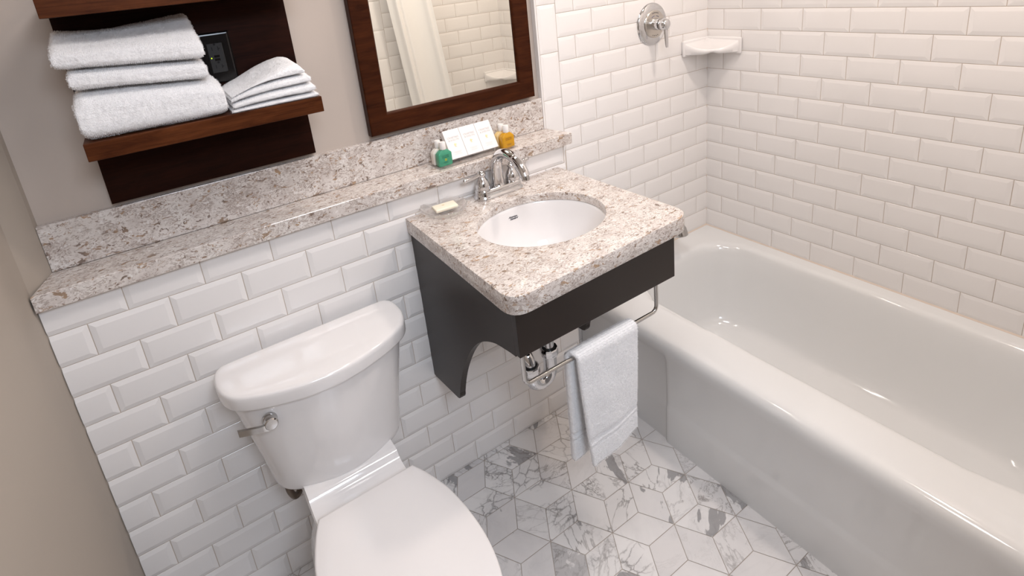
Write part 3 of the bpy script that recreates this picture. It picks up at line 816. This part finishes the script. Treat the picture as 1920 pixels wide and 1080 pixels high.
def top_hi(u, v):   # the top one is puffed up towards the wall
    front = lp(1.501, 1.488, u); back = 1.5455 - .016 * math.sin(math.pi * min(1, u * 1.02)) * (1 - u) * 1.1 + .0085 * u ** 3
    return lp(back, front, v ** .85)
towel('bath_towel', 'white folded bath towel on top of the left towel stack', -2.0520, -1.8040, yb_, yf_, lambda u, v: lp(lp(1.471, 1.462, v), lp(1.453, 1.442, v), u) + .002, top_hi, 3, 'white bath towels on the shelf', nx=76, power=3.4, endr=.014)
# washcloths slump to the left: thin at the left, fanned at the right
def fan(a, b):
    def f(u, v):
        hump = (1 - math.exp(-3.2 * u)) / (1 - math.exp(-3.2))
        return SH + lp(a[0], a[1], hump) * lp(b, 1.0, v)
    return f
L0 = lambda u, v: SH
L1 = fan((.006, .0105), 1.3); L2 = fan((.019, .0320), 1.22); L3 = fan((.029, .0520), 1.22)
def L4(u, v):
    h = .034 + .050 * math.sin(math.pi * .5 * min(1, u * 1.06)) ** 1.2 - .012 * max(0, (u - .82) / .18) ** 2
    return SH + h * lp(1.12, .93, v)
wl = ['white washcloth lying flat at the bottom of the small right stack', 'white washcloth second from the bottom of the small right stack', 'white washcloth second from the top of the small right stack', 'white washcloth draped over the top of the small right stack']
for k, (a, b, x0, x1, fr_) in enumerate(((L0, L1, -1.7800, -1.5960, -.170), (L1, L2, -1.7760, -1.5990, -.1675), (L2, L3, -1.7760, -1.6040, -.163), (L3, L4, -1.7740, -1.6120, -.157))):
    towel('washcloth', wl[k], x0, x1, yb_, fr_, (lambda u, v, a=a, k=k: a(u, v) + (.0015 if k else 0)), b, 10 + k, 'white washcloths on the shelf', 'washcloth', nx=56, nt=72, power=3.0, endr=.008, fuzz=.0005)

# ------------------------------------------------------------------ towel bar and hand towel
bar = thing('towel_bar', 'chrome wire towel bar hanging under the front of the dark vanity', 'towel bar', (-1.18, -.59, .68))
BY, BZ = -.5960, .6860
bp = [(-1.3930, BY, .7655), (-1.3930, BY, .715)]
bp += [(-1.3930 + .016 * (1 - math.cos(a)), BY, BZ + .016 - .016 * math.sin(a)) for a in [math.pi / 2 * k / 6 for k in range(7)]]
bp += [(-1.18, BY, BZ)]
bp += [(-.9770 - .016 * (1 - math.sin(a)), BY, BZ + .016 - .016 * math.cos(a)) for a in [math.pi / 2 * k / 6 for k in range(7)]]
bp += [(-.9770, BY, .715), (-.9770, BY, .7655)]
G().add(tube(bp, .0050, 14)).make('bar_rod', M['brushed'], bar, 60)

def hand_towel():
    root = thing('hand_towel', 'white terry hand towel hanging folded over the chrome bar under the vanity', 'towel', (-1.16, -.60, .36))
    r = random.Random(5)
    # centre line in (y, z, s): from the front hem up over the bar and down to the back hem
    cl = []
    nf = 74
    zf0, ztop = .380, BZ + .0105
    for k in range(nf):
        t_ = k / (nf - 1); z = zf0 + (ztop - .010 - zf0) * t_
        y = BY - .0135 - .008 * (1 - t_) ** 1.5; cl.append((y, z, 0, z))
    for k in range(1, 10):
        a = math.pi * k / 10; cl.append((BY - .0125 * math.cos(a), ztop - .010 + .0115 * math.sin(a), 1, ztop))
    nb = 70; zb0 = .372
    for k in range(nb):
        t_ = k / (nb - 1); z = (ztop - .010) + (zb0 - ztop + .010) * t_
        cl.append((BY + .0145 + .018 * t_, z, 2, z))
    n = len(cl); nx = 84; V = []; F = []
    T0 = .0062
    def point(i, u, side):
        y, z, part, _ = cl[i]
        y0, z0 = cl[max(i - 1, 0)][:2]; y1, z1 = cl[min(i + 1, n - 1)][:2]
        d = Vector((0, y1 - y0, z1 - z0)).normalized(); nrm = Vector((0, d.z, -d.y))   # front: points to -y? flipped below
        if part == 0: dn = (ztop - z)
        elif part == 2: dn = (ztop - z)
        else: dn = 0
        if part <= 1 and i < nf + 5: xl, xr = -1.2560 + .022 * (dn / .32) ** 1.3, -1.0620 - .020 * (dn / .32)
        else: xl, xr = -1.2680 + .010 * (dn / .32), -1.0700 - .024 * (dn / .32)
        if part == 1:
            t_ = (i - nf) / 9; xl = lp(-1.2560, -1.2680, t_); xr = lp(-1.0620, -1.0700, t_)
        x = xl + (xr - xl) * u
        band = part != 1 and abs(dn - .245) < .0045 or (part != 1 and abs(dn - .262) < .003)
        th = T0 * (.60 if band else 1.0) * (1.5 if part == 2 else 1.0)
        wav = .0035 * math.sin(u * 7.0 + 1.0) * (dn / .32) ** 1.4 + .002 * noise.noise(Vector((x * 20, z * 14, 3)))
        de = min(u, 1 - u) * abs(xr - xl); ek = math.sqrt(max(0, 1 - (1 - min(1, de / .006)) ** 2)); th *= .35 + .65 * ek
        fz = 0 if band else r.uniform(-.0005, .0005)
        sag = -.010 * math.sin(math.pi * u) * 0 + (.034 * (u - .42) * (dn / .32) ** 2 if part == 0 else .020 * (u - .5) * (dn / .32) ** 2 if part == 2 else 0)
        p = Vector((x, y, z + sag)) + nrm * (side * (th + fz)) + Vector((r.uniform(-.0004, .0004), wav if part != 2 else -wav * .5, 0))
        return p
    loop = [(i, 1) for i in range(n)] + [(i, -1) for i in reversed(range(n))]
    L = len(loop)
    for k in range(nx + 1):
        for (i, s_) in loop: V.append(point(i, k / nx, s_))
    for k in range(nx):
        for j in range(L):
            q = (j + 1) % L; F.append((k * L + j, k * L + q, (k + 1) * L + q, (k + 1) * L + j))
    # close the two long edges
    for k in (0, nx):
        for i in range(n - 1): F.append((k * L + i, k * L + i + 1, k * L + L - 2 - i, k * L + L - 1 - i))
    o = mesh('towel_cloth', V, F, M['terry'], root, 180)
    add_pile(o, 4, .0022, 5)
    return root
hand_towel()

# ------------------------------------------------------------------ drain trap under the sink
tr = thing('drain_trap', 'chrome drain trap with slip nuts under the sink', 'pipe', (-1.15, -.355, .40))
TY = -.3550; TX0 = -1.1550; TX1 = -1.2230
G().add(tube([(TX0, TY, .735), (TX0, TY, .50)], .0160, 20)).make('tailpiece', M['chrome'], tr, 60)
ub = [(TX0, TY, .515), (TX0, TY, .470)] + [((TX0 + TX1) / 2 + (TX0 - TX1) / 2 * math.cos(a), TY, .462 - .035 * math.sin(a)) for a in [math.pi * k / 12 for k in range(13)]] + [(TX1, TY, .480)]
G().add(tube(ub, .0195, 20)).make('trap_bend', M['chrome'], tr, 60)
el = [(TX1, TY, .480), (TX1, TY, .505)] + [(TX1, TY + .036 * (1 - math.cos(a)), .500 + .036 * math.sin(a)) for a in [math.pi / 2 * k / 8 for k in range(1, 9)]] + [(TX1, -.0905, .536)]
G().add(tube(el, .0160, 20)).make('trap_arm', M['chrome'], tr, 60)
for x, z in ((TX0, .520), (TX1, .492)):
    G().add(lathe([(.0165, z - .016), (.0255, z - .015), (.0265, z - .012), (.0265, z + .006), (.0245, z + .009), (.0175, z + .0095)], (x, TY, 0), 10)).make('slip_nut', M['chrome'], tr, 30)
    G().add(lathe([(.0165, z + .0092), (.0195, z + .0095), (.0195, z + .0110), (.0165, z + .0115)], (x, TY, 0), 20)).make('washer', M['blackish'], tr, 40)
G().add(lathe([(.010, 0), (.0105, .008), (.008, .010), (.001, .0102)], ((TX0 + TX1) / 2, TY, .409), 8)).make('cleanout_plug', M['chrome'], tr, 30)
G().add(lathe([(.032, 0), (.030, .006), (.018, .010), (.0165, .010)], (TX1, -.0892, .536), 24, 'Y')).make('wall_flange', M['chrome'], tr, 40)

# ------------------------------------------------------------------ toilet
toi = thing('toilet', 'white two-piece toilet with closed seat lid against the tiled half wall', 'toilet', (-1.7300, -.45, 0))
TC = -1.7315
def tank_outline(hw, yb, yf, z, bulge=None, rc=None):
    """flat back, rounded ends and a bowed front; control points for half width 1, depth 0..1"""
    half = [(.55, 0), (.82, 0), (.925, .018), (.985, .115), (1.0, .285), (.988, .440), (.945, .585), (.860, .705), (.700, .810), (.500, .897), (.280, .967), (.10, .996), (.0, 1.0)]
    P = smooth_path([(x, y, 0) for x, y in half], 5)
    R1 = [(TC + p.x * hw, yb + (yf - yb) * p.y, z) for p in P]
    L1_ = [(TC - p.x * hw, yb + (yf - yb) * p.y, z) for p in reversed(P[:-1])]
    return R1 + L1_
# bowl and pedestal
def egg(hw, yb, yf, z, n=64, flat=0.0):
    cy = yb - (yb - yf) * .42; out = []
    for k in range(n):
        a = 2 * math.pi * k / n; c_, s_ = math.cos(a), math.sin(a)
        ry = (yb - cy) if s_ > 0 else (cy - yf)
        p_ = 2.0 if s_ < 0 else 2.0 + flat
        out.append((TC + hw * math.copysign(abs(c_) ** (2 / p_), c_), cy + ry * math.copysign(abs(s_) ** (2 / p_), s_), z))
    return out
bw = G()
bw.add(loft([egg(.105, -.13, -.66, .0, flat=2), egg(.108, -.128, -.665, .012, flat=2), egg(.100, -.13, -.65, .05, flat=2), egg(.098, -.13, -.63, .14, flat=2), egg(.102, -.13, -.645, .21, flat=2), egg(.124, -.17, -.70, .28, flat=1.2), egg(.146, -.24, -.760, .34, flat=.6), egg(.154, -.32, -.795, .375, flat=.4), egg(.156, -.34, -.800, .388, flat=.4), egg(.152, -.35, -.795, .395, flat=.4), egg(.11, -.40, -.74, .396, flat=.2)]))
# tank deck
dk = []
for hw, yb, yf, z, r in ((.090, -.12, -.36, .300, .02), (.108, -.115, -.40, .360, .02), (.1155, -.112, -.412, .378, .018), (.1165, -.112, -.415, .388, .012), (.1150, -.114, -.412, .3935, .012), (.111, -.118, -.405, .3955, .012)):
    dk.append(rrect(TC - hw, TC + hw, yf, yb, r, z, 4, 6))
bw.add(loft(dk))
bw.make('bowl', M['porcelain'], toi, 60)
# raised curved ramp from the deck up to the tank
rp = []
for (y, z) in ((-.392, .398), (-.345, .3985), (-.326, .3998), (-.316, .4025), (-.309, .4070), (-.304, .4130), (-.298, .4180), (-.288, .4200), (-.22, .421)):
    rp.append((y, z))
v = []; n = len(rp)
for sx in (-1, 1):
    for y, z in rp: v.append((TC + sx * .1135, y, z))
    for y, z in rp: v.append((TC + sx * .1135, y, .3905))
f = [(i, i + 1, 2 * n + i + 1, 2 * n + i) for i in range(n - 1)] + [(i, i + 1, n + i + 1, n + i) for i in range(n - 1)] + [(2 * n + i, 2 * n + i + 1, 3 * n + i + 1, 3 * n + i) for i in range(n - 1)] + [(0, n, 3 * n, 2 * n), (n - 1, 2 * n - 1, 4 * n - 1, 3 * n - 1)] + [(n + i, n + i + 1, 3 * n + i + 1, 3 * n + i) for i in range(n - 1)]
mesh('tank_deck', v, f, M['porcelain'], toi, 60)
G().add(loft([tank_outline(.140, -.15, -.268, .4085), tank_outline(.1520, -.134, -.279, .4075), tank_outline(.1610, -.126, -.286, .4100), tank_outline(.1660, -.122, -.2895, .4165), tank_outline(.1695, -.121, -.291, .430),
              tank_outline(.1780, -.120, -.294, .50, .034), tank_outline(.1920, -.119, -.302, .58, .042), tank_outline(.2060, -.118, -.309, .66, .048), tank_outline(.2120, -.118, -.312, .695, .050)])).make('tank', M['porcelain'], toi, 60)
G().add(loft([tank_outline(.2080, -.122, -.308, .6925, .050), tank_outline(.2235, -.113, -.3215, .6930, .054), tank_outline(.2272, -.1115, -.3245, .6952, .055), tank_outline(.2285, -.111, -.3255, .699, .055), tank_outline(.2285, -.111, -.3255, .720, .055), tank_outline(.2278, -.1115, -.325, .7258, .055), tank_outline(.2258, -.113, -.323, .7295, .055), tank_outline(.2225, -.115, -.320, .7313, .054), tank_outline(.2150, -.120, -.313, .7322, .053), tank_outline(.190, -.135, -.29, .7325, .05)])).make('tank_lid', M['porcelain'], toi, 60)
# flush lever
HX, HZ = -1.8760, .6560
yq = -.2740
G().add(lathe([(.0165, 0), (.0170, .004), (.0160, .009), (.0145, .012), (.001, .0125)], (HX, yq - .002, HZ), 28, 'Y')).make('lever_hub', M['brushed'], toi, 50)
lv_ = smooth_path([(HX + .004, yq - .0205, HZ - .002), (HX - .018, yq - .0225, HZ - .0005), (HX - .040, yq - .0200, HZ + .004), (HX - .066, yq - .0140, HZ + .0085)], 5)
rg = []
for i, p in enumerate(lv_):
    hh = .0100 if i > 3 else .012
    rg.append([(p.x, p.y - .003, p.z - hh), (p.x, p.y + .004, p.z - hh), (p.x, p.y + .004, p.z + hh * .5), (p.x, p.y - .003, p.z + hh * .5)])
G().add(loft(rg)).add(lathe([(.0150, .0120), (.0155, .017), (.0150, .024), (.0125, .0265), (.001, .027)], (HX, yq, HZ), 28, 'Y')).make('flush_lever', M['brushed'], toi, 40)
# supply hose behind the tank
G().add(tube(smooth_path([(-1.874, -.200, .412), (-1.873, -.200, .375), (-1.864, -.196, .347), (-1.850, -.175, .337), (-1.838, -.135, .335), (-1.805, -.108, .305), (-1.765, -.106, .235), (-1.755, -.106, .180)], 6), .0080, 12)).make('supply_hose', M['dark_metal'], toi, 60)
G().add(tube([(-1.755, -.0900, .172), (-1.755, -.114, .172)], .0095, 12)).add(lathe([(.026, 0), (.024, .005), (.01, .008)], (-1.755, -.0895, .172), 20, 'Y')).make('shutoff_valve', M['brushed'], toi, 50)
# seat and lid
SC = -1.7265
def seat_outline(k, z, dy=0.0, n=40):
    half = [(.1155, -.3860), (.1330, -.4250), (.1520, -.4850), (.1610, -.5400), (.1645, -.5950), (.1630, -.6500), (.1545, -.7050), (.1390, -.7520), (.1120, -.7950), (.0740, -.8240), (.0340, -.8370), (0, -.8405)]
    P = smooth_path([(x, y, 0) for x, y in half], 4)
    cy = -.61
    R1 = [(SC + p.x * k, cy + (p.y - cy) * k + dy, z) for p in P]
    L1_ = [(SC - p.x * k, cy + (p.y - cy) * k + dy, z) for p in reversed(P[:-1])]
    return R1 + L1_
G().add(loft([seat_outline(.985, .3975), seat_outline(.998, .3990), seat_outline(1.0, .402), seat_outline(.998, .413), seat_outline(.99, .4145)])).make('seat', M['seat'], toi, 40)
G().add(loft([seat_outline(.990, .4160), seat_outline(1.0, .4170), seat_outline(1.003, .4200), seat_outline(1.003, .4300), seat_outline(1.0, .4335), seat_outline(.992, .4360), seat_outline(.97, .4375), seat_outline(.80, .4395), seat_outline(.4, .4405)])).make('seat_lid', M['seat'], toi, 40)

# ------------------------------------------------------------------ shower fittings
VX, VZ = -.3180, 1.3105
vlv = thing('shower_valve', 'round chrome shower valve with lever handle on the tiled wall above the tub', 'shower valve', (VX, 0, VZ))
G().add(lathe([(.0765, .0025), (.0760, .0050), (.0725, .0080), (.064, .0115), (.054, .0135), (.0500, .0140)], (VX, 0, VZ), 48, 'Y', True, True)).make('escutcheon', M['chrome'], vlv, 40)
dial = G().add(lathe([(.0500, .0135), (.0500, .0175), (.0485, .0190), (.0470, .0192), (.001, .0194)], (VX, 0, VZ), 40, 'Y')).make('dial_plate', plain('dial_satin', (.62, .58, .53), .28, 1.0), vlv, 40)
for arc in ((68, 76, 84, 92, 100, 108), (250, 262, 274, 286)):
  mk_ = G()
  for a in [math.radians(q) for q in arc]:
    mk_.add(box(-.0013, .0013, -.0004, 0, -.0016, .0016), Matrix.Translation((VX + .041 * math.cos(a), -.0194, VZ + .041 * math.sin(a))) @ Matrix.Rotation(-(a - math.pi / 2), 4, 'Y'))
  mk_.make('dial_print', M['mark_ink'], dial)
bl = G()
for a0, a1 in ((55, 80), (98, 128)):
    for q in range(a0, a1, 3):
        a = math.radians(q); bl.add(box(-.0014, .0014, -.0004, 0, -.0008, .0008), Matrix.Translation((VX + .030 * math.cos(a), -.0194, VZ + .030 * math.sin(a))) @ Matrix.Rotation(-(a - math.pi / 2), 4, 'Y'))
bl.make('dial_arc', M['blue'], dial)
G().add(lathe([(.0215, .0190), (.0210, .0420), (.0200, .0440)], (VX, 0, VZ), 28, 'Y')).make('sleeve', M['chrome'], vlv, 40)
G().add(lathe([(.0185, .0440), (.0185, .0480)], (VX, 0, VZ), 28, 'Y')).make('seal_ring', M['blackish'], vlv, 40)
hd = G().add(lathe([(.0205, .0480), (.0225, .0510), (.0215, .0640), (.0180, .0740), (.0120, .0780), (.001, .0790)], (VX, 0, VZ), 28, 'Y'))
hr = []
for t_, w_, d_ in ((0, .014, .016), (.25, .012, .012), (.55, .0095, .0085), (.85, .0085, .0065), (1.0, .0060, .0045)):
    zc = VZ + .016 - .098 * t_; yc = -.0660 - .006 * t_
    hr.append([(VX + w_ * math.cos(a) , yc + d_ * .5 * math.sin(a), zc) for a in [2 * math.pi * k / 14 for k in range(14)]])
hd.add(loft(hr)).make('lever_handle', M['chrome'], vlv, 50)

spt = thing('tub_spout', 'chrome tub spout on the tiled wall below the shower valve, mostly hidden by the countertop', 'tub spout', (VX, 0, .52))
G().add(tube(smooth_path([(VX, -.003, .530), (VX, -.050, .530), (VX, -.095, .526), (VX, -.122, .512), (VX, -.130, .494)], 6), [.0300] * 7 + [.0290] * 6 + [.0280] * 6 + [.0255] * 5 + [.0235], 24)).make('spout_body', M['brushed'], spt, 60)
G().add(lathe([(.037, .002), (.036, .008), (.030, .011)], (VX, 0, .530), 28, 'Y')).make('wall_flange', M['chrome'], spt, 40)

def corner_shelf(label, cz, sy, y0):
    """glazed ceramic corner shelf: sy = -1 in the back corner, +1 in the front corner"""
    root = thing('corner_shelf', label, 'shelf', (-.03, y0 + sy * .03, cz))
    W = .1540; F_ = .062; N = 36; rings = []
    for q in range(N + 1):
        th = math.pi / 2 * q / N; c_ = math.sin(2 * th)
        R_ = .1530 - .013 * c_ - .006 * math.exp(-((th - math.pi / 4) / .11) ** 2)
        zt = cz - .034 * c_ ** .7; zb = cz - .053 + .005 * math.exp(-((th - math.pi / 4) / .13) ** 2) - .004 * (1 - c_)
        sec = [(.0, cz - .001), (R_ * .45, lp(cz, zt, .45) - .006 * c_), (R_ * .80, lp(cz, zt, .85) - .005 * c_), (R_ * .93, zt - .001), (R_ * .975, zt - .0015), (R_ * .995, zt - .005), (R_, lp(zt, zb, .5)), (R_ * .985, zb + .003), (R_ * .95, zb), (R_ * .6, zb - .001), (.0, zb - .002)]
        rings.append([(-.0025 - r * math.cos(th), y0 + sy * (.0025 + r * math.sin(th)), z) for r, z in sec])
    b = G(); b.add(loft(rings))
    def yy(a, c): return (y0 - c, y0 - a) if sy < 0 else (y0 + a, y0 + c)
    for (x0, x1, (ya, yb2)) in ((-W - .003, -.0025, yy(.0025, .0150)), (-.0150, -.0025, yy(.0025, W + .006))):
        b.add(box(x0, x1, ya, yb2, cz - F_, cz, .0055, 3))
    b.make('shelf_body', M['porcelain'], root, 50)
corner_shelf('white ceramic corner shelf below and right of the round shower valve', 1.2225, -1, 0.0)
corner_shelf('white ceramic corner shelf at the far end of the shower, seen in the mirror', .9750, 1, -1.512)

# ------------------------------------------------------------------ shower curtain (seen in the mirror)
cr = thing('shower_curtain', 'white textured shower curtain bunched at the end of the tub, seen in the mirror', 'curtain', (-.60, -1.42, .30))
V = []; F = []; nx, nz = 120, 40
for i in range(nx + 1):
    u = i / nx
    for j in range(nz + 1):
        z = .40 + (1.985 - .40) * j / nz
        sh = .055 * (1.46 - z) / .53 if z < 1.46 else 0.055 * (1.46 - z) / .53
        x = -.742 + .245 * u + sh * (.9 + .1 * u)
        x = min(max(x, -.775), -.10)
        fold = math.sin(u * 6.2 + .4) * .020 + .016 * math.exp(-((u - .16) / .05) ** 2) - .010 * math.exp(-((u - .27) / .035) ** 2) + .012 * math.exp(-((u - .88) / .05) ** 2)
        V.append((x, -1.442 + fold + .028 * u, z))
for i in range(nx):
    for j in range(nz): F.append((i * (nz + 1) + j, (i + 1) * (nz + 1) + j, (i + 1) * (nz + 1) + j + 1, i * (nz + 1) + j + 1))
o = mesh('cloth', V, F, M['curtain'], cr, 180)
md = o.modifiers.new('thickness', 'SOLIDIFY'); md.thickness = .0012
rod = thing('shower_rod', 'chrome shower curtain rod spanning the tub between the tiled walls', 'rod', (-.80, -.75, 2.0))
G().add(tube([(-.79, -.004, 2.0), (-.79, -1.508, 2.0)], .0125, 16)).make('rod', M['chrome'], rod, 60)
